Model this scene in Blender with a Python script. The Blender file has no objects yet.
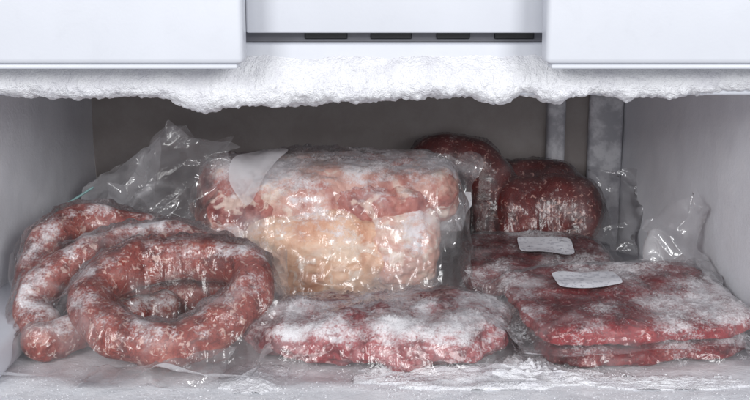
import bpy, bmesh, math, random
import numpy as np
from mathutils import Vector, Matrix, noise
random.seed(3)
D = bpy.data
scn = bpy.context.scene
COL = scn.collection

# ------------------------------------------------------------------ helpers
def link(o):
    COL.objects.link(o); return o

def empty(name, loc, label, cat, rz=0.0, group=None, rx=0.0, ry=0.0):
    e = D.objects.new(name, None); e.empty_display_size = 0.02
    e.location = loc; e.rotation_euler = (rx, ry, rz)
    e["label"] = label; e["category"] = cat
    if group: e["group"] = group
    return link(e)

def mesh_obj(name, verts, faces, mat, parent=None, smooth=True, label=None):
    me = D.meshes.new(name)
    me.from_pydata([tuple(v) for v in verts], [], faces)
    me.update()
    if smooth:
        me.polygons.foreach_set("use_smooth", [True] * len(me.polygons))
    me.materials.append(mat)
    o = D.objects.new(name, me); link(o)
    if parent is not None: o.parent = parent
    if label: o["label"] = label
    return o

def box_data(x0, x1, y0, y1, z0, z1, bev=0.0, seg=4):
    bm = bmesh.new()
    bmesh.ops.create_cube(bm, size=1)
    for v in bm.verts:
        v.co = Vector(((x0 + x1) / 2 + v.co.x * (x1 - x0), (y0 + y1) / 2 + v.co.y * (y1 - y0), (z0 + z1) / 2 + v.co.z * (z1 - z0)))
    if bev > 0:
        bmesh.ops.bevel(bm, geom=bm.edges[:], offset=bev, segments=seg, profile=0.5, affect='EDGES')
    vs = [v.co.copy() for v in bm.verts]
    fs = [[v.index for v in f.verts] for f in bm.faces]
    bm.free()
    return vs, fs

def blob(center, rad, p=2.6, sub=40, amp=0.004, freq=30, seed=0, rot=None, amp2=0.0008, taper=0.0):
    c = Vector(center); R = Matrix.Identity(3) if rot is None else rot
    idx = {}; V = []; F = []
    n = sub
    def vid(q):
        k = (round(q[0] * 1e5), round(q[1] * 1e5), round(q[2] * 1e5))
        if k in idx: return idx[k]
        v = Vector(q)
        nrm = (abs(v.x) ** p + abs(v.y) ** p + abs(v.z) ** p) ** (1 / p)
        v = v / nrm
        sx = 1 + taper * v.x
        w = Vector((v.x * rad[0], v.y * rad[1] * sx, v.z * rad[2] * (1 + taper * 0.4 * v.x)))
        s = Vector((seed * 7.3, seed * 3.1, seed * 1.7))
        d = noise.fractal(w * freq + s, 1.0, 2.0, 3) * amp + noise.noise(w * freq * 7 + s) * amp2
        w = w + v.normalized() * d
        idx[k] = len(V); V.append(c + R @ w); return idx[k]
    g = [math.tan((i / n * 2 - 1) * math.pi / 4) for i in range(n + 1)]
    for ax in range(3):
        for sgn in (-1, 1):
            for i in range(n):
                for j in range(n):
                    q = []
                    for (a, b) in ((i, j), (i + 1, j), (i + 1, j + 1), (i, j + 1)):
                        t = [0, 0, 0]; t[ax] = sgn; t[(ax + 1) % 3] = g[a]; t[(ax + 2) % 3] = g[b]
                        q.append(vid(t))
                    F.append(q if sgn > 0 else q[::-1])
    return V, F

def catmull(pts, n):
    P = [Vector(p) for p in pts]
    P = [P[0] * 2 - P[1]] + P + [P[-1] * 2 - P[-2]]
    out = []
    for i in range(1, len(P) - 2):
        for k in range(n):
            t = k / n
            a, b, c, d = P[i - 1:i + 3]
            out.append(0.5 * ((2 * b) + (c - a) * t + (2 * a - 5 * b + 4 * c - d) * t * t + (3 * b - a - 3 * c + d) * t ** 3))
    out.append(P[-2].copy())
    return out

def tube(pts, r, n=14, seg=28, seed=0, amp=0.0016, freq=45, cap=1.0):
    path = catmull(pts, n)
    V = []; F = []
    up = Vector((0, 0.1, 1)).normalized()
    rings = []
    capn = 8
    d0 = (path[1] - path[0]).normalized(); d1 = (path[-1] - path[-2]).normalized()
    for k in range(capn):
        a = math.pi / 2 * (1 - k / capn)
        rings.append((path[0] - d0 * r * cap * math.sin(a), math.cos(a), d0))
    for i, p in enumerate(path):
        d = (path[min(i + 1, len(path) - 1)] - path[max(i - 1, 0)]).normalized()
        rings.append((p, 1.0, d))
    for k in range(1, capn + 1):
        a = math.pi / 2 * (k / capn)
        rings.append((path[-1] + d1 * r * cap * math.sin(a), math.cos(a), d1))
    s = Vector((seed * 5.1, seed * 2.7, seed))
    for (p, k, d) in rings:
        x = d.cross(up).normalized(); y = x.cross(d).normalized()
        rr = r * (1 + 0.09 * noise.noise(p * 38 + s))
        for j in range(seg):
            a = 2 * math.pi * j / seg
            o = x * math.cos(a) + y * math.sin(a)
            q = p + o * rr * k
            dd = noise.fractal(q * freq + s, 1.0, 2.0, 3) * amp
            V.append(q + o * dd * min(1, k * 1.5))
    nr = len(rings)
    for i in range(nr - 1):
        for j in range(seg):
            F.append([i * seg + j, i * seg + (j + 1) % seg, (i + 1) * seg + (j + 1) % seg, (i + 1) * seg + j])
    F.append(list(range(seg))[::-1]); F.append([(nr - 1) * seg + j for j in range(seg)])
    return V, F

def crumple(p, f, s=0.0):
    q = Vector(p) * f + Vector((s, s * 1.7, s * 0.6))
    q = q + 0.55 * noise.noise_vector(q * 0.8)
    d1 = noise.voronoi(q)[0]
    d2 = noise.voronoi(q * 2.3 + Vector((4, 4, 4)))[0]
    return (d1[0] - 0.45) + 0.4 * (d2[0] - 0.45)

class Membrane:
    """plastic film pulled over the food: an obstacle height field relaxed like a skin"""
    def __init__(self, x0, x1, y0, y1, verts, cell=0.0014, base=0.0025, iters=160, pad=0.0012,
                 wr=0.0022, wf=45, seed=0, curl=0.005, edge=0.004, contact=0.30):
        nx = int((x1 - x0) / cell) + 1; ny = int((y1 - y0) / cell) + 1
        self.x0, self.x1, self.y0, self.y1, self.nx, self.ny = x0, x1, y0, y1, nx, ny
        xs = np.linspace(x0, x1, nx); ys = np.linspace(y0, y1, ny)
        O = np.full((ny, nx), base)
        vv = np.array([tuple(v) for v in verts])
        ix = np.round((vv[:, 0] - x0) / (x1 - x0) * (nx - 1)).astype(int)
        iy = np.round((vv[:, 1] - y0) / (y1 - y0) * (ny - 1)).astype(int)
        ok = (ix > 0) & (ix < nx - 1) & (iy > 0) & (iy < ny - 1)
        np.maximum.at(O, (iy[ok], ix[ok]), vv[ok, 2] + pad)
        for _ in range(2):
            M = O.copy()
            M[1:-1, 1:-1] = np.maximum(O[1:-1, 1:-1], 0.25 * (O[:-2, 1:-1] + O[2:, 1:-1] + O[1:-1, :-2] + O[1:-1, 2:]))
            O = M
        Z = O.copy()
        for _ in range(iters):
            A = 0.25 * (Z[:-2, 1:-1] + Z[2:, 1:-1] + Z[1:-1, :-2] + Z[1:-1, 2:])
            Z[1:-1, 1:-1] = np.maximum(O[1:-1, 1:-1], A)
        for _ in range(3):
            Z[1:-1, 1:-1] = 0.2 * (Z[:-2, 1:-1] + Z[2:, 1:-1] + Z[1:-1, :-2] + Z[1:-1, 2:] + Z[1:-1, 1:-1])
        self.Z = Z
        gx = np.gradient(Z, xs, axis=1); gy = np.gradient(Z, ys, axis=0)
        V = []
        for j in range(ny):
            for i in range(nx):
                z = Z[j, i]; free = min(1.0, max(0.0, (z - O[j, i]) / 0.004))
                n = Vector((-gx[j, i], -gy[j, i], 1)).normalized()
                p = Vector((xs[i], ys[j], z))
                e = min(i, nx - 1 - i, j, ny - 1 - j) * cell
                ed = max(0, 1 - e / 0.02)
                w = (crumple(p, wf, seed) + 0.1) * wr * (contact + 0.9 * free)
                w += (abs(noise.noise(Vector((p.x * 150 + seed, p.y * 50, p.z * 60)))) - 0.2) * wr * 0.5 * free
                q = p + n * (w + 0.0008)
                q.z += ed * ed * curl * (0.5 + noise.noise(Vector((p.x * 22, p.y * 22, seed))))
                q.x += ed * edge * noise.noise(Vector((p.x * 25, p.y * 25, seed + 9)))
                q.y += ed * edge * noise.noise(Vector((p.x * 25, p.y * 25, seed + 19)))
                q.z = max(q.z, 0.0012)
                V.append(q)
        F = []
        for j in range(ny - 1):
            for i in range(nx - 1):
                a = j * nx + i
                F.append([a, a + 1, a + nx + 1, a + nx])
        self.V, self.F = V, F
    def h(self, x, y):
        fx = (x - self.x0) / (self.x1 - self.x0) * (self.nx - 1); fy = (y - self.y0) / (self.y1 - self.y0) * (self.ny - 1)
        i = int(min(max(fx, 0), self.nx - 2)); j = int(min(max(fy, 0), self.ny - 2)); a = fx - i; b = fy - j
        Z = self.Z
        return (Z[j, i] * (1 - a) + Z[j, i + 1] * a) * (1 - b) + (Z[j + 1, i] * (1 - a) + Z[j + 1, i + 1] * a) * b

def label_on(m, cx, cy, w, d, rot, off=0.0022, n=30, p=8.0):
    """sticker following the film, with rounded corners"""
    V = []; F = []
    c, s = math.cos(rot), math.sin(rot)
    for j in range(n + 1):
        for i in range(n + 1):
            u = i / n * 2 - 1; v = j / n * 2 - 1
            k = max(abs(u), abs(v)); nn = (abs(u) ** p + abs(v) ** p) ** (1 / p)
            if nn > 0: u, v = u * k / nn, v * k / nn
            a = u * w / 2; b = v * d / 2
            x = cx + a * c - b * s; y = cy + a * s + b * c
            z = sum(m.h(x + dx, y + dy) for dx in (-.003, 0, .003) for dy in (-.003, 0, .003)) / 9
            V.append((x, y, z + off))
    for j in range(n):
        for i in range(n):
            a = j * (n + 1) + i; F.append([a, a + 1, a + n + 2, a + n + 1])
    return V, F

def sheet(c00, c10, c11, c01, nu=110, nv=110, bulge=(0, -0.01, 0), amp=0.006, f=38, seed=0, top=None, edge=0.004):
    c00, c10, c11, c01 = map(Vector, (c00, c10, c11, c01)); B = Vector(bulge)
    nrm = (c10 - c00).cross(c01 - c00).normalized()
    V = []; F = []
    for j in range(nv + 1):
        v = j / nv
        for i in range(nu + 1):
            u = i / nu
            p = (c00 * (1 - u) + c10 * u) * (1 - v) + (c01 * (1 - u) + c11 * u) * v
            p = p + B * (math.sin(math.pi * u) * math.sin(math.pi * v))
            if top: p.z += top(u) * v
            nv3 = noise.noise_vector(p * 22 + Vector((seed, 0, 0)))
            e = max(abs(u - .5), abs(v - .5)) * 2
            p2 = p + nrm * crumple(p, f, seed) * amp + nv3 * amp * 0.7 + noise.noise_vector(p * 70 + Vector((0, seed, 0))) * edge * e ** 3
            p2.z = max(p2.z, 0.001)
            V.append(p2)
    for j in range(nv):
        for i in range(nu):
            a = j * (nu + 1) + i; F.append([a, a + 1, a + nu + 2, a + nu + 1])
    return V, F

# ------------------------------------------------------------------ materials
class NT:
    def __init__(self, name):
        self.m = D.materials.new(name); self.m.use_nodes = True
        self.t = self.m.node_tree; self.t.nodes.clear()
        self.out = self.n('ShaderNodeOutputMaterial')
        self.co = self.n('ShaderNodeTexCoord').outputs['Object']
    def n(self, ty, **kw):
        x = self.t.nodes.new(ty)
        for k, v in kw.items(): setattr(x, k, v)
        return x
    def l(self, a, b): self.t.links.new(a, b)
    def set(self, sock, v):
        if hasattr(v, 'is_output') or hasattr(v, 'links'): self.l(v, sock)
        else: sock.default_value = v
    def noise(self, scale, detail=3, rough=0.55, dist=0.0, vec=None):
        x = self.n('ShaderNodeTexNoise'); x.inputs['Scale'].default_value = scale
        x.inputs['Detail'].default_value = detail; x.inputs['Roughness'].default_value = rough
        x.inputs['Distortion'].default_value = dist
        self.l(vec or self.co, x.inputs['Vector']); return x.outputs['Fac']
    def voro(self, scale, feature='F1', vec=None, rnd=1.0):
        x = self.n('ShaderNodeTexVoronoi'); x.feature = feature
        x.inputs['Scale'].default_value = scale; x.inputs['Randomness'].default_value = rnd
        self.l(vec or self.co, x.inputs['Vector']); return x.outputs['Distance']
    def rng(self, v, a, b, c=0.0, d=1.0, smooth=True):
        x = self.n('ShaderNodeMapRange'); x.interpolation_type = 'SMOOTHSTEP' if smooth else 'LINEAR'
        x.inputs[1].default_value = a; x.inputs[2].default_value = b; x.inputs[3].default_value = c; x.inputs[4].default_value = d
        self.l(v, x.inputs[0]); return x.outputs[0]
    def math(self, op, a, b=0.0, clamp=False):
        x = self.n('ShaderNodeMath', operation=op); x.use_clamp = clamp
        self.set(x.inputs[0], a); self.set(x.inputs[1], b); return x.outputs[0]
    def mix(self, f, a, b):
        x = self.n('ShaderNodeMix', data_type='RGBA')
        self.set(x.inputs['Factor'], f)
        for s, v in ((x.inputs[6], a), (x.inputs[7], b)):
            if isinstance(v, tuple): s.default_value = (*v, 1) if len(v) == 3 else v
            else: self.l(v, s)
        return x.outputs[2]
    def bump(self, h, strength, dist, normal=None):
        x = self.n('ShaderNodeBump'); x.inputs['Strength'].default_value = strength; x.inputs['Distance'].default_value = dist
        self.l(h, x.inputs['Height'])
        if normal: self.l(normal, x.inputs['Normal'])
        return x.outputs['Normal']
    def upz(self):
        g = self.n('ShaderNodeNewGeometry'); s = self.n('ShaderNodeSeparateXYZ')
        self.l(g.outputs['Normal'], s.inputs[0]); return s.outputs['Z']
    def warp(self, scale, amt):
        x = self.n('ShaderNodeTexNoise'); x.inputs['Scale'].default_value = scale; x.inputs['Detail'].default_value = 1
        self.l(self.co, x.inputs['Vector'])
        m = self.n('ShaderNodeVectorMath', operation='MULTIPLY_ADD')
        self.l(x.outputs['Color'], m.inputs[0]); m.inputs[1].default_value = (amt,) * 3; self.l(self.co, m.inputs[2])
        return m.outputs[0]
    def principled(self, col, rough, normal=None, coat=0.0, spec=0.5):
        p = self.n('ShaderNodeBsdfPrincipled')
        if isinstance(col, tuple): p.inputs['Base Color'].default_value = (*col, 1)
        else: self.l(col, p.inputs['Base Color'])
        self.set(p.inputs['Roughness'], rough)
        if normal: self.l(normal, p.inputs['Normal'])
        p.inputs['Coat Weight'].default_value = coat; p.inputs['Coat Roughness'].default_value = 0.25
        p.inputs['Specular IOR Level'].default_value = spec
        self.l(p.outputs[0], self.out.inputs['Surface']); return p

def frost_mask(t, amt, big=28, up=True):
    a = t.noise(big, 4, 0.6)
    b = t.noise(560, 2, 0.8)
    c = t.noise(130, 4, 0.7)
    v = t.math('ADD', t.math('MULTIPLY', a, 0.9), t.math('ADD', t.math('MULTIPLY', b, 0.40), t.math('MULTIPLY', c, 0.32)))
    if up:
        z = t.rng(t.upz(), -0.1, 0.9, -0.16, 0.06)
        v = t.math('ADD', v, z)
    th = 1.04 - amt * 0.42
    return t.rng(v, th - 0.07, th + 0.20)

FROSTC = (0.84, 0.82, 0.84)

def m_meat(name, dark, mid, light, fat=(0.75, 0.5, 0.45), s=38, fs=170, fatth=0.62, frost=0.2, big=28, coat=0.1, bumpd=0.0015, holes=0.55, fatw=0.10):
    t = NT(name)
    n1 = t.noise(s, 5, 0.6, 0.6)
    c = t.mix(t.rng(n1, 0.33, 0.5), dark, mid)
    c = t.mix(t.rng(n1, 0.50, 0.68), c, light)
    n2 = t.noise(fs, 4, 0.6, 0.8)
    c = t.mix(t.rng(n2, fatth, fatth + fatw, 0, 0.85), c, fat)
    n3 = t.noise(fs * 2.6, 3, 0.6)
    c = t.mix(t.rng(n3, 0.36, 0.5, holes, 0), c, dark)
    fm = frost_mask(t, frost, big)
    c = t.mix(fm, c, FROSTC)
    nb = t.bump(n2, 0.5, bumpd)
    nb = t.bump(n3, 0.35, 0.0008, nb)
    r = t.math('ADD', t.math('MULTIPLY', fm, 0.35), 0.5)
    t.principled(c, r, nb, coat=coat, spec=0.4)
    return t.m

def m_plastic(name, haze=0.05, frost=0.0, big=26, f=34, gl=0.02, tint=(0.985, 0.98, 0.982), bump=0.4, crease=0.12, facing=0.10, rough=0.20, fres=0.6):
    t = NT(name)
    w = t.warp(18, 0.045)
    v1 = t.voro(f, 'F1', w)
    n = t.noise(f * 3.0, 3, 0.5, 1.2)
    h = t.math('ADD', v1, t.math('MULTIPLY', n, 0.5))
    nb = t.bump(h, bump, 0.005)
    fr = t.n('ShaderNodeFresnel'); fr.inputs['IOR'].default_value = 1.45; t.l(nb, fr.inputs['Normal'])
    g = t.n('ShaderNodeBsdfGlossy'); g.inputs['Roughness'].default_value = rough; t.l(nb, g.inputs['Normal'])
    g.inputs['Color'].default_value = (1, 1, 1, 1)
    tr = t.n('ShaderNodeBsdfTransparent'); tr.inputs['Color'].default_value = (*tint, 1)
    m1 = t.n('ShaderNodeMixShader')
    t.l(t.math('ADD', t.math('MULTIPLY', fr.outputs[0], fres), gl, True), m1.inputs[0]); t.l(tr.outputs[0], m1.inputs[1]); t.l(g.outputs[0], m1.inputs[2])
    d = t.n('ShaderNodeBsdfDiffuse'); d.inputs['Color'].default_value = (0.90, 0.89, 0.91, 1)
    tl = t.n('ShaderNodeBsdfTranslucent'); tl.inputs['Color'].default_value = (0.9, 0.89, 0.91, 1)
    md = t.n('ShaderNodeMixShader'); md.inputs[0].default_value = 0.25
    t.l(d.outputs[0], md.inputs[1]); t.l(tl.outputs[0], md.inputs[2])
    lw = t.n('ShaderNodeLayerWeight'); lw.inputs['Blend'].default_value = 0.2; t.l(nb, lw.inputs['Normal'])
    cr = t.rng(v1, 0.6, 0.9, 0, crease)
    hz = t.math('ADD', t.math('ADD', t.math('MULTIPLY', lw.outputs['Facing'], facing), haze), cr)
    hz = t.math('MULTIPLY', hz, t.rng(t.noise(22, 3), 0.3, 0.7, 0.4, 1.5))
    if frost > 0:
        hz = t.math('MAXIMUM', hz, t.math('MULTIPLY', frost_mask(t, frost, big), 0.85))
    m2 = t.n('ShaderNodeMixShader')
    t.l(hz, m2.inputs[0]); t.l(m1.outputs[0], m2.inputs[1]); t.l(md.outputs[0], m2.inputs[2])
    t.l(m2.outputs[0], t.out.inputs['Surface'])
    return t.m

def m_white(name, col=(0.78, 0.79, 0.82), rough=0.35, frosty=0.0, bumpd=0.0, bs=0.5):
    t = NT(name)
    n = t.noise(9, 4, 0.6)
    c = t.mix(t.rng(n, 0.3, 0.75), tuple(x * 0.93 for x in col), col)
    if frosty > 0:
        f = t.noise(260, 4, 0.7); g = t.noise(38, 5, 0.65)
        c = t.mix(t.math('MULTIPLY', t.rng(g, 0.42, 0.62), frosty), c, (0.88, 0.88, 0.91))
        c = t.mix(t.math('MULTIPLY', t.rng(f, 0.3, 0.5, 1, 0), frosty * 0.2), c, tuple(x * 0.72 for x in col))
        nb = t.bump(t.math('ADD', f, t.math('MULTIPLY', g, 1.5)), bs, bumpd)
    else:
        sm = t.rng(t.noise(30, 4, 0.7, 2.0), 0.5, 0.75, 0, 0.10)
        c = t.mix(sm, c, tuple(x * 0.7 for x in col))
        nb = t.bump(t.noise(500, 2), 0.12, 0.0004)
    t.principled(c, rough, nb)
    return t.m

def m_frost(name):
    t = NT(name)
    a = t.noise(60, 4, 0.6); b = t.noise(480, 3, 0.75); v = t.voro(900)
    c = t.mix(t.rng(a, 0.3, 0.6), (0.78, 0.775, 0.82), (0.87, 0.87, 0.90))
    c = t.mix(t.rng(b, 0.3, 0.48, 0.25, 0), c, (0.56, 0.55, 0.61))
    c = t.mix(t.rng(v, 0.05, 0.22, 0.5, 0), c, (1, 1, 1))
    h = t.math('ADD', t.math('MULTIPLY', b, 0.9), t.math('ADD', t.math('MULTIPLY', a, 0.6), t.math('MULTIPLY', v, 0.3)))
    nb = t.bump(h, 0.65, 0.0026)
    t.principled(c, t.rng(v, 0.1, 0.5, 0.2, 0.7), nb)
    return t.m

def m_label(name):
    t = NT(name)
    n = t.noise(240, 2, 0.5)
    fm = frost_mask(t, 0.30, 90, False)
    c = t.mix(t.rng(n, 0.55, 0.60, 0, 0.5), (0.76, 0.76, 0.80), (0.36, 0.36, 0.42))
    c = t.mix(fm, c, (0.82, 0.82, 0.85))
    t.principled(c, 0.5, t.bump(n, 0.2, 0.0006), coat=0.1)
    return t.m

def m_plain(name, col, rough=0.5):
    t = NT(name); n = t.noise(120, 3)
    c = t.mix(n, tuple(x * 0.8 for x in col), col)
    t.principled(c, rough, t.bump(n, 0.1, 0.0005)); return t.m

white = m_white("white_plastic", (0.64, 0.655, 0.71), 0.36)
liner = m_white("liner_plastic", (0.86, 0.865, 0.91), 0.5, 0.45, 0.0008, 0.4)
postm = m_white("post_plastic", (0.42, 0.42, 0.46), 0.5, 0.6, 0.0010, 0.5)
backm = m_white("shaded_back_liner", (0.30, 0.265, 0.255), 0.5, 0.05, 0.0005, 0.3)  # liner colour darkened to carry the shade under the shelf
floorm = m_white("frosty_floor", (0.82, 0.83, 0.87), 0.5, 0.7, 0.0014, 0.45)
frostm = m_frost("frost")
dark = m_plain("vent_hole_shade", (0.02, 0.02, 0.025))
grey = m_plain("grey_plastic", (0.20, 0.20, 0.23))
labm = m_label("paper_label")
teal = m_plain("teal_zipper", (0.25, 0.42, 0.41), 0.35)
loose = m_plastic("loose_clear_film", 0.09, 0.08, 24, 24, 0.07, crease=0.22, facing=0.2, bump=0.5, rough=0.14, fres=0.95)

# ------------------------------------------------------------------ freezer
fz = empty("freezer", (0, 0.2, 0), "open white freezer compartment with frosted liner walls", "freezer")
def part(name, data, mat, smooth=False, parent=fz):
    v, f = data
    off = Vector(parent.location)
    return mesh_obj(name, [Vector(q) - off for q in v], f, mat, parent, smooth)

def quadgrid(c00, c10, c11, c01, n=60, amp=0.0, fr=20, nrm=(0, 0, 1)):
    V = []; F = []; N = Vector(nrm)
    c00, c10, c11, c01 = map(Vector, (c00, c10, c11, c01))
    for j in range(n + 1):
        for i in range(n + 1):
            u, v = i / n, j / n
            p = (c00 * (1 - u) + c10 * u) * (1 - v) + (c01 * (1 - u) + c11 * u) * v
            V.append(p + N * amp * noise.fractal(p * fr, 1, 2, 4))
    for j in range(n):
        for i in range(n):
            a = j * (n + 1) + i; F.append([a, a + 1, a + n + 2, a + n + 1])
    return V, F

LX0, LX1, RX0, RX1, YB = -0.325, -0.295, 0.300, 0.258, 0.42
part("side_wall", quadgrid((LX0, -0.05, -0.01), (LX1, YB, -0.01), (LX1, YB, 0.24), (LX0, -0.05, 0.24), 90, 0.0010, 18, (1, 0, 0)), liner, True)
part("side_wall", quadgrid((RX1, YB, -0.01), (RX0, -0.05, -0.01), (RX0, -0.05, 0.24), (RX1, YB, 0.24), 90, 0.0010, 18, (1, 0, 0)), liner, True)
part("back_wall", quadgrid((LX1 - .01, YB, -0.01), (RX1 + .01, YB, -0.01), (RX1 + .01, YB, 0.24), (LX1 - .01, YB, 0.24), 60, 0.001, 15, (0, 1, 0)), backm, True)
part("ceiling", box_data(LX0 - .03, RX0 + .03, 0.03, YB + .02, 0.202, 0.215), liner)
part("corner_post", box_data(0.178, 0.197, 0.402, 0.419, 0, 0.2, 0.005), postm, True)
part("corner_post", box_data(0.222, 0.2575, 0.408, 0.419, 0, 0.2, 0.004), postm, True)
part("drawer_rail", box_data(-0.335, -0.262, 0.0, 0.40, 0.001, 0.026, 0.006), white, True)
part("drawer_rail", box_data(0.288, 0.33, 0.0, 0.40, 0.001, 0.018, 0.005), white, True)
part("shelf_front", box_data(-0.34, 0.34, 0.0, 0.03, 0.203, 0.2365, 0.002), white, True)
part("vent_grille", box_data(-0.10, 0.12, 0.012, 0.02, 0.2368, 0.268), grey)
for i, (a, b) in enumerate(((-0.046, -0.018), (-0.003, 0.024), (0.040, 0.062), (0.078, 0.104))):
    part("vent_opening", box_data(a, b, 0.0100, 0.0118, 0.2385, 0.2440, 0.0008), dark)  # solid dark blocks standing in for the shade inside the vent holes
part("shelf_panel", box_data(-0.0815, 0.1075, -0.012, 0.008, 0.2435, 0.32, 0.0015), white, True)

def front_panel(x0, x1, label):
    e = empty("drawer_front", ((x0 + x1) / 2, -0.036, 0.226), label, "drawer front")
    part("panel", box_data(x0, x1, -0.046, -0.026, 0.2265, 0.33, 0.0035, 5), white, True, e)
    part("lower_trim", box_data(x0 + .004, x1 - .004, -0.0445, -0.028, 0.2235, 0.2262, 0.0008, 2), white, True, e)
    return e
front_panel(-0.36, -0.0795, "plain white plastic drawer front above the frosted shelf")
front_panel(0.103, 0.36, "plain white plastic drawer front above the frosted shelf")

v, f = quadgrid((-0.36, -0.06, 0), (0.33, -0.06, 0), (0.33, 0.43, 0), (-0.36, 0.43, 0), 220, 0.0009, 40)
fl = mesh_obj("floor", v, f, floorm); fl["kind"] = "structure"

def interp(x, pts):
    for (a, va), (b, vb) in zip(pts, pts[1:]):
        if x <= b:
            t = max(0, (x - a) / (b - a)); t = t * t * (3 - 2 * t); return va + (vb - va) * t
    return pts[-1][1]
low = [(-0.34, .2035), (-.235, .202), (-0.19, .1995), (-.135, .2000), (-.105, .1915), (-.075, .1955), (-.03, .1970), (.02, .1985), (.06, .2010), (.10, .199), (.15, .2010), (.2, .2025), (.26, .2060), (.34, .211)]
NXF, NC = 1200, 72
V = []; F = []
for i in range(NXF + 1):
    x = -0.34 + 0.68 * i / NXF
    zl = interp(x, low) + 0.0030 * noise.fractal(Vector((x * 45, 1, 2)), 0.9, 2, 4)
    zt = 0.2340 + 0.0010 * noise.noise(Vector((x * 30, 5, 1)))
    zc = (zl + zt) / 2; hz = (zt - zl) / 2; hy = 0.020
    for j in range(NC):
        a = 2 * math.pi * j / NC
        c, s = math.cos(a), math.sin(a)
        k = (abs(c) ** 2.4 + abs(s) ** 2.4) ** (-1 / 2.4)
        n = Vector((0, c, s))
        p = Vector((x, 0.013 + hy * c * k * (1.0 - 0.34 * s), zc + hz * s * k))
        lowf = 0.5 - 0.5 * s
        d = (0.0016 + 0.0022 * lowf) * noise.fractal(p * 34, 1.0, 2.1, 3) + (0.0004 + 0.0020 * lowf) * abs(noise.noise(p * 130)) + (0.0003 + 0.0008 * lowf) * noise.noise(p * 400)
        V.append(p + n * d)
for i in range(NXF):
    for j in range(NC):
        F.append([i * NC + j, i * NC + (j + 1) % NC, (i + 1) * NC + (j + 1) % NC, (i + 1) * NC + j])
fr = mesh_obj("frost_crust", V, F, frostm)
fr["kind"] = "stuff"; fr["label"] = "thick white frost crust hanging from the shelf edge"; fr["category"] = "frost"

random.seed(11)
V = []; F = []
def drift(cx, cy, rx, ry, h, seed):
    n = 64; o = len(V)
    for j in range(n + 1):
        for i in range(n + 1):
            u = i / n * 2 - 1; w = j / n * 2 - 1
            r = math.sqrt(u * u + w * w) + 0.35 * noise.fractal(Vector((u * 2, w * 2, seed)), 1, 2, 3)
            z = h * max(0, 1 - r) ** 0.8 * (0.7 + 0.5 * noise.noise(Vector((u * 9, w * 9, seed)))) - 0.003 * (1 if r > 1 else 0)
            V.append((cx + u * rx, cy + w * ry, z + 0.0008))
    for j in range(n):
        for i in range(n):
            a = o + j * (n + 1) + i; F.append([a, a + 1, a + n + 2, a + n + 1])
drift(0.075, 0.022, 0.090, 0.024, 0.010, 1)
drift(0.11, 0.034, 0.03, 0.03, 0.011, 3)
drift(-0.085, 0.022, 0.025, 0.03, 0.004, 4)
drift(0.2, 0.012, 0.06, 0.014, 0.003, 5)
nd = len(F)
def crystal(x, y, z, s):
    o = len(V)
    pts = [Vector((random.uniform(-1, 1), random.uniform(-1, 1), random.uniform(0.0, 1))) * s for _ in range(4)]
    for p in pts: V.append((x + p.x, y + p.y, z + p.z))
    F.extend([[o, o + 1, o + 2], [o, o + 2, o + 3], [o, o + 3, o + 1], [o + 1, o + 3, o + 2]])
for _ in range(9000):
    x = random.uniform(-0.30, 0.29); y = -0.03 + abs(random.gauss(0, 0.035))
    if noise.noise(Vector((x * 14, y * 20, 3))) + random.uniform(-.4, .4) < 0: continue
    crystal(x, y, 0.001, random.uniform(0.0003, 0.0010))
for _ in range(3500):
    x = random.gauss(0.08, 0.045); y = random.gauss(0.022, 0.010)
    crystal(x, y, 0.003, random.uniform(0.0004, 0.0013))
ff = mesh_obj("loose_frost", V, F, frostm, smooth=False)
for k in range(nd): ff.data.polygons[k].use_smooth = True
ff["kind"] = "stuff"; ff["label"] = "loose white frost crystals scattered on the freezer floor"; ff["category"] = "frost"

def wl(data, loc):
    L = Vector(loc); return [Vector(q) - L for q in data[0]], data[1]

# ------------------------------------------------------------------ sausage package
sm = [m_meat("sausage_meat", (0.13, 0.017, 0.012), (0.30, 0.052, 0.036), (0.41, 0.120, 0.088), fat=(0.66, 0.44, 0.38), s=70, fs=190, fatth=0.56, frost=0.36, big=38, coat=0.2, fatw=.06),
      m_meat("sausage_meat_frosty", (0.15, 0.024, 0.018), (0.33, 0.072, 0.054), (0.45, 0.18, 0.145), fat=(0.68, 0.49, 0.43), s=70, fs=190, fatth=0.56, frost=0.54, big=34, coat=0.2, fatw=.06)]
SP = (-0.175, 0.10, 0)
sp = empty("sausage_package", SP, "reddish ring sausages frozen inside a clear crumpled bag", "frozen sausages")
paths = [
    ([(-.202, .112, .054), (-.165, .117, .061), (-.122, .112, .062), (-.095, .094, .057), (-.098, .070, .041), (-.120, .047, .025), (-.155, .036, .019), (-.190, .045, .026), (-.211, .068, .039), (-.208, .092, .050), (-.185, .114, .060)], .0168, 0),
    ([(-.252, .072, .020), (-.262, .095, .035), (-.243, .12, .053), (-.208, .142, .066), (-.168, .152, .067), (-.130, .148, .060)], .0160, 1),
    ([(-.268, .12, .040), (-.266, .15, .066), (-.243, .178, .077), (-.205, .188, .068), (-.17, .19, .05)], .0160, 0),
    ([(-.245, .055, .016), (-.225, .075, .017), (-.20, .10, .018), (-.17, .125, .018)], .0150, 1),
    ([(-.265, .14, .018), (-.22, .13, .020), (-.17, .15, .022), (-.12, .155, .024)], .0160, 0),
]
allv = []
for k, (p, r, mi) in enumerate(paths):
    d = wl(tube(p, r, seed=k, amp=.0028), SP); allv += d[0]
    mesh_obj("sausage", d[0], d[1], sm[mi], sp)
mb = Membrane(-.125, .106, -.100, .125, allv, iters=80, wr=.0055, wf=38, seed=2, curl=.018, edge=.018)
bag1 = m_plastic("clear_sausage_film", 0.045, 0.12, 26, 32, 0.022, crease=.15)
mesh_obj("plastic_bag", mb.V, mb.F, bag1, sp)
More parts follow.
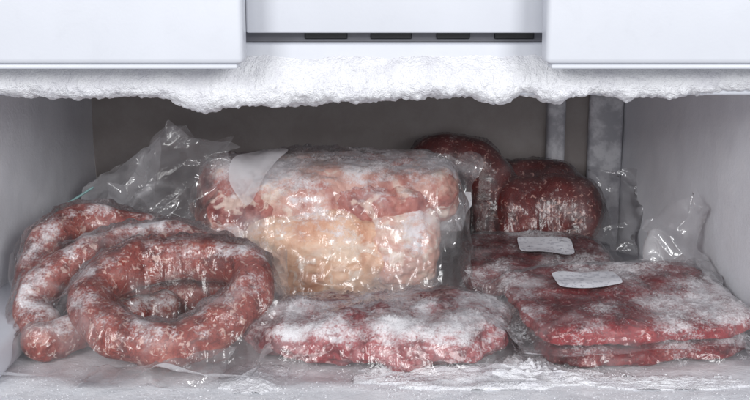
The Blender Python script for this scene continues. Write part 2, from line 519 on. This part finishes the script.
for sd in (sheet((-.094, .080, .004), (-.064, .11, .002), (-.078, .17, .055), (-.096, .13, .078), 60, 60, (0.008, 0, 0), .010, 38, 17),
           sheet((-.285, .10, .002), (-.265, .16, .01), (-.275, .18, .088), (-.290, .13, .06), 60, 60, (-.006, 0, 0), .008, 45, 18),
           sheet((-.205, .000, .002), (-.110, .004, .002), (-.100, .032, .018), (-.200, .024, .008), 70, 50, (0, 0, 0.006), .009, 42, 19)):
    sx = wl(sd, SP); mesh_obj("bag_edge", sx[0], sx[1], loose, sp)

# ------------------------------------------------------------------ chicken package
CP = (-0.040, 0.255, 0)
cp = empty("poultry_package", CP, "large block of pale pink poultry pieces in a loose clear bag", "frozen chicken")
pale = m_meat("pale_poultry", (0.44, 0.15, 0.12), (0.68, 0.41, 0.34), (0.76, 0.60, 0.50), fat=(0.80, 0.69, 0.60), s=28, fs=56, fatth=0.52, frost=0.62, big=24, coat=0.1, holes=0.25, bumpd=.003)
peach = m_meat("peach_poultry_skin", (0.62, 0.31, 0.19), (0.76, 0.49, 0.33), (0.78, 0.60, 0.46), fat=(0.81, 0.69, 0.59), s=28, fs=70, fatth=0.54, frost=0.34, big=24, coat=0.1, holes=0.25, bumpd=.003)
redp = m_meat("red_poultry", (0.20, 0.026, 0.024), (0.46, 0.16, 0.13), (0.68, 0.42, 0.34), fat=(0.78, 0.62, 0.53), s=34, fs=56, fatth=0.54, frost=0.46, big=24, coat=0.1, holes=0.35, bumpd=.003)
pcs = [((-.010, -.034, .042), (.070, .038, .041), peach, 2.6), ((-.01, .012, .088), (.088, .052, .033), pale, 2.8),
       ((-.086, .004, .082), (.034, .048, .036), redp, 2.8), ((-.084, -.022, .036), (.036, .040, .036), pale, 2.6),
       ((.070, .010, .088), (.046, .048, .031), pale, 2.7), ((.062, -.022, .044), (.036, .040, .042), pale, 2.6),
       ((.094, .000, .092), (.021, .034, .022), redp, 2.4), ((-.030, -.022, .084), (.056, .028, .026), pale, 2.4),
       ((-.062, -.034, .070), (.022, .016, .028), redp, 2.2), ((0, .030, .048), (.10, .028, .045), pale, 3),
       ((.040, -.026, .081), (.048, .024, .022), redp, 2.5), ((.050, .010, .112), (.030, .024, .010), redp, 2.2)]
allv = []
for k, (c, r, m, p) in enumerate(pcs):
    d = blob(c, r, p, 48, 0.0055, 28, k + 1, amp2=.0016)
    allv += d[0]
    mesh_obj("poultry_piece", d[0], d[1], m, cp)
mb = Membrane(-.150, .140, -.104, .085, allv, iters=140, wr=.0066, wf=28, seed=5, curl=.012, edge=.014, contact=.45)
bag2 = m_plastic("clear_poultry_film", 0.07, 0.32, 20, 22, 0.028, bump=0.4, crease=.20, rough=.18)
mesh_obj("plastic_bag", mb.V, mb.F, bag2, cp)
tp = lambda u: .034 * math.sin(math.pi * min(1, u * 1.1)) ** 2
for sd in (sheet((-.245, .215, .020), (-.135, .195, .040), (-.125, .240, .130), (-.236, .25, .095), bulge=(-.0, -.018, .0), amp=.018, f=24, seed=1, top=tp, edge=.010),
           sheet((-.245, .225, .020), (-.150, .290, .040), (-.130, .275, .132), (-.236, .262, .095), bulge=(0, .01, 0), amp=.014, f=26, seed=3, top=tp, edge=.010),
           sheet((.010, .190, .008), (.045, .195, .006), (.098, .275, .116), (.046, .265, .120), bulge=(0.0, -.010, 0), amp=.012, f=28, seed=6, edge=.008)):
    sx = wl(sd, CP); mesh_obj("bag_fold", sx[0], sx[1], loose, cp)
lab = label_on(mb, -.062, -.022, .032, .060, -0.55, .0064, p=4)
mesh_obj("label", lab[0], lab[1], m_plastic("frosted_label_film", 0.42, 0.3, 30, 26, 0.04, bump=0.2), cp, label="frosted blank translucent sticker")

# ------------------------------------------------------------------ zip bag behind
ZP = (-0.255, 0.30, 0)
zp = empty("zip_bag", ZP, "frosty translucent zip bag leaning by the freezer wall", "plastic bag")
milky = m_plastic("milky_zip_film", 0.38, 0.1, 24, 22, 0.03)
zd = wl(sheet((-.290, .235, .002), (-.225, .25, .002), (-.205, .33, .125), (-.275, .30, .085), bulge=(0, -.012, .01), amp=.007, f=26, seed=8), ZP)
mesh_obj("plastic_bag", zd[0], zd[1], milky, zp)
zd = wl(sheet((-.290, .30, .002), (-.225, .31, .002), (-.205, .335, .125), (-.275, .305, .085), bulge=(0, .02, 0), amp=.007, f=26, seed=9), ZP)
mesh_obj("bag_back", zd[0], zd[1], milky, zp)
zs = wl(tube([(-.287, .232, .074), (-.266, .232, .086), (-.250, .236, .096)], .0011, 8, 10, amp=0.0002), ZP)
mesh_obj("zipper", zs[0], zs[1], teal, zp)

# ------------------------------------------------------------------ beef package front
GP = (0.001, 0.082, 0)
gp = empty("beef_package", GP, "irregular frosted chunk of red beef vacuum packed in film", "frozen beef", rz=-0.03)
gm = m_meat("frosted_beef", (0.13, 0.012, 0.016), (0.34, 0.058, 0.064), (0.52, 0.20, 0.205), fat=(0.70, 0.49, 0.48), s=45, fs=110, fatth=0.55, frost=0.58, big=26, coat=0.1, fatw=.06)
d1 = blob((-.004, -.004, .020), (.104, .056, .0195), 2.5, 64, .0075, 34, 21, taper=0.30, amp2=.0014)
mesh_obj("beef_chunk", d1[0], d1[1], gm, gp)
mb = Membrane(-.118, .124, -.084, .072, d1[0], iters=50, wr=.0040, wf=40, seed=7, curl=.008, edge=.014)
bag3 = m_plastic("beef_vacuum_film", 0.05, 0.34, 24, 32, 0.025, crease=.15)
mesh_obj("plastic_bag", mb.V, mb.F, bag3, gp)

# ------------------------------------------------------------------ minced beef slabs
mm = m_meat("minced_beef", (0.12, 0.006, 0.008), (0.31, 0.022, 0.027), (0.42, 0.080, 0.075), fat=(0.68, 0.42, 0.41), s=60, fs=240, fatth=0.58, frost=0.34, big=26, coat=0.2, fatw=.06)
mm2 = m_meat("dark_minced_beef", (0.08, 0.004, 0.006), (0.22, 0.017, 0.020), (0.32, 0.056, 0.050), fat=(0.60, 0.34, 0.32), s=60, fs=240, fatth=0.59, frost=0.32, big=26, coat=0.2, fatw=.06)
bag4 = m_plastic("mince_vacuum_film", 0.045, 0.33, 20, 32, 0.022, crease=.14)

def slab(loc, rz, sx, sy, th, mat, z0, seed, lab=None, mx=(.02, .02, .02, .02), label="", frostfilm=bag4, flap=None, curl=.006, grp="vacuum packs of minced beef", rx=0.0, wr=.003):
    e = empty("minced_beef_package", loc, label, "frozen mince", rz, grp, rx)
    d = blob((0, 0, th / 2 + .001), (sx / 2, sy / 2, th / 2), 5.0, 60, .0036, 34, seed, amp2=.0012)
    mesh_obj("minced_beef", d[0], d[1], mat, e)
    m = Membrane(-sx / 2 - mx[0], sx / 2 + mx[1], -sy / 2 - mx[2], sy / 2 + mx[3], d[0], iters=30, wr=wr, wf=42, seed=seed, curl=curl, edge=.010)
    mesh_obj("plastic_bag", m.V, m.F, frostfilm, e)
    for fd in (flap or []):
        mesh_obj("bag_flap", fd[0], fd[1], loose, e)
    if lab:
        l = label_on(m, *lab, off=.0028); mesh_obj("label", l[0], l[1], labm, e)
    return e

slab((0.195, 0.103, 0.001), 0.17, .160, .128, .018, mm2, 0, 31, label="dark red minced beef slab in film lying under another pack", curl=.003, mx=(.014, .014, .010, .014))
flap = [sheet((.040, .058, .004), (.098, .036, .004), (.094, .070, .066), (.050, .080, .050), bulge=(0, -.01, 0), amp=.018, f=26, seed=4, edge=.012),
        sheet((.076, -.04, .004), (.094, -.03, .0), (.096, .05, .012), (.078, .05, .018), 60, 60, (0, 0, .006), .008, 40, 5)]
slab((0.190, 0.098, 0.0260), 0.17, .170, .138, .015, mm, 0, 33, lab=(-.022, .020, .050, .036, -0.14), flap=flap, rx=0.09,
     label="bright red minced beef slab with white label stacked on another pack")
slab((0.147, 0.262, 0.006), -0.03, .132, .116, .026, mm2, 0, 35, lab=(.010, .004, .050, .042, -0.03), mx=(.045, .02, .03, .02), rx=0.09,
     label="frosty minced beef slab with white price label, flat vacuum pack", wr=.004)

# ------------------------------------------------------------------ salami / roll packages
smm = m_meat("salami_meat", (0.055, 0.006, 0.006), (0.125, 0.012, 0.010), (0.19, 0.024, 0.020), fat=(0.60, 0.34, 0.29), s=45, fs=260, fatth=0.585, frost=0.06, big=28, coat=0.3, fatw=.05)
bag5 = m_plastic("salami_film", 0.02, 0.0, 24, 22, 0.010, bump=0.35, fres=.45, crease=.08)
RP = (0.176, 0.362, 0)
rp = empty("salami_package", RP, "thick dark red salami rolls stacked in a clear bag", "salami")
d = tube([(-.040, .0, .046), (0, .002, .047), (.026, .0, .046)], .0370, 14, 56, seed=3, amp=.003, freq=26, cap=0.75)
mesh_obj("salami_roll", d[0], d[1], smm, rp)
d2 = tube([(-.046, .018, .070), (-.015, .020, .073), (.012, .018, .070)], .0235, 14, 48, seed=8, amp=.002, freq=26, cap=0.8)
mesh_obj("salami_roll", d2[0], d2[1], smm, rp)
mbr = Membrane(-.084, .090, -.060, .046, d[0] + d2[0], iters=90, wr=.005, wf=26, seed=12, curl=.01, edge=.010)
mesh_obj("plastic_bag", mbr.V, mbr.F, bag5, rp)
fl2 = sheet((.040, -.035, .02), (.082, -.02, .004), (.090, .0, .092), (.036, .0, .080), amp=.016, f=24, seed=14, edge=.014)
mesh_obj("bag_fold", fl2[0], fl2[1], loose, rp)
AP = (0.080, 0.365, 0)
ap = empty("curved_sausage_package", AP, "dark curved smoked sausage standing in a clear bag with label", "sausage")
d = tube([(-.030, .005, .028), (-.034, .006, .07), (-.018, .004, .101), (.014, .0, .100), (.036, -.004, .074), (.040, -.006, .03)], .0225, 14, 36, seed=5, amp=.002, freq=35)
mesh_obj("sausage", d[0], d[1], smm, ap)
mba = Membrane(-.065, .072, -.045, .035, d[0], iters=60, wr=.004, wf=32, seed=15, curl=.01, edge=.008)
mesh_obj("plastic_bag", mba.V, mba.F, bag5, ap)
lv, lf = sheet((-.020, -.052, .040), (.004, -.054, .038), (.012, -.042, .072), (-.006, -.040, .075), 20, 20, (0, 0, 0), .001, 30)
mesh_obj("label", lv, lf, labm, ap)

# ------------------------------------------------------------------ light
w = D.worlds.new("World"); scn.world = w; w.use_nodes = True
bg = w.node_tree.nodes['Background']; bg.inputs[0].default_value = (0.90, 0.94, 1.0, 1); bg.inputs[1].default_value = 0.42
def area(loc, tgt, size, e, col):
    l = D.lights.new("key_fill_lamp", 'AREA'); l.shape = 'SQUARE'; l.size = size; l.energy = e; l.color = col
    o = D.objects.new("key_fill_lamp", l); link(o); o.location = loc
    o.rotation_euler = (Vector(tgt) - Vector(loc)).to_track_quat('-Z', 'Y').to_euler()
    return o
area((-0.55, -1.15, 0.60), (0, 0.1, 0.06), 0.35, 8.0, (0.98, 0.99, 1))
area((0.55, -1.15, 0.56), (0, 0.1, 0.06), 0.35, 8.0, (0.98, 0.99, 1))  # frontal light split into an added pair that brightens the side walls
area((0.0, -1.3, 0.34), (0, 0.1, 0.06), 0.5, 3, (1, 0.99, 0.98))  # added fill near camera height, lifts the compartment interior

# ------------------------------------------------------------------ camera
cam = D.cameras.new("camera"); co = D.objects.new("camera", cam); link(co)
cam.lens = 51.7; cam.sensor_width = 36; cam.clip_start = 0.01; cam.clip_end = 20
co.location = (0, -0.70, 0.277); co.rotation_euler = (math.radians(90 - 11.6), 0, 0)
scn.camera = co
scn.view_settings.view_transform = 'Standard'; scn.view_settings.look = 'None'; scn.view_settings.exposure = 0
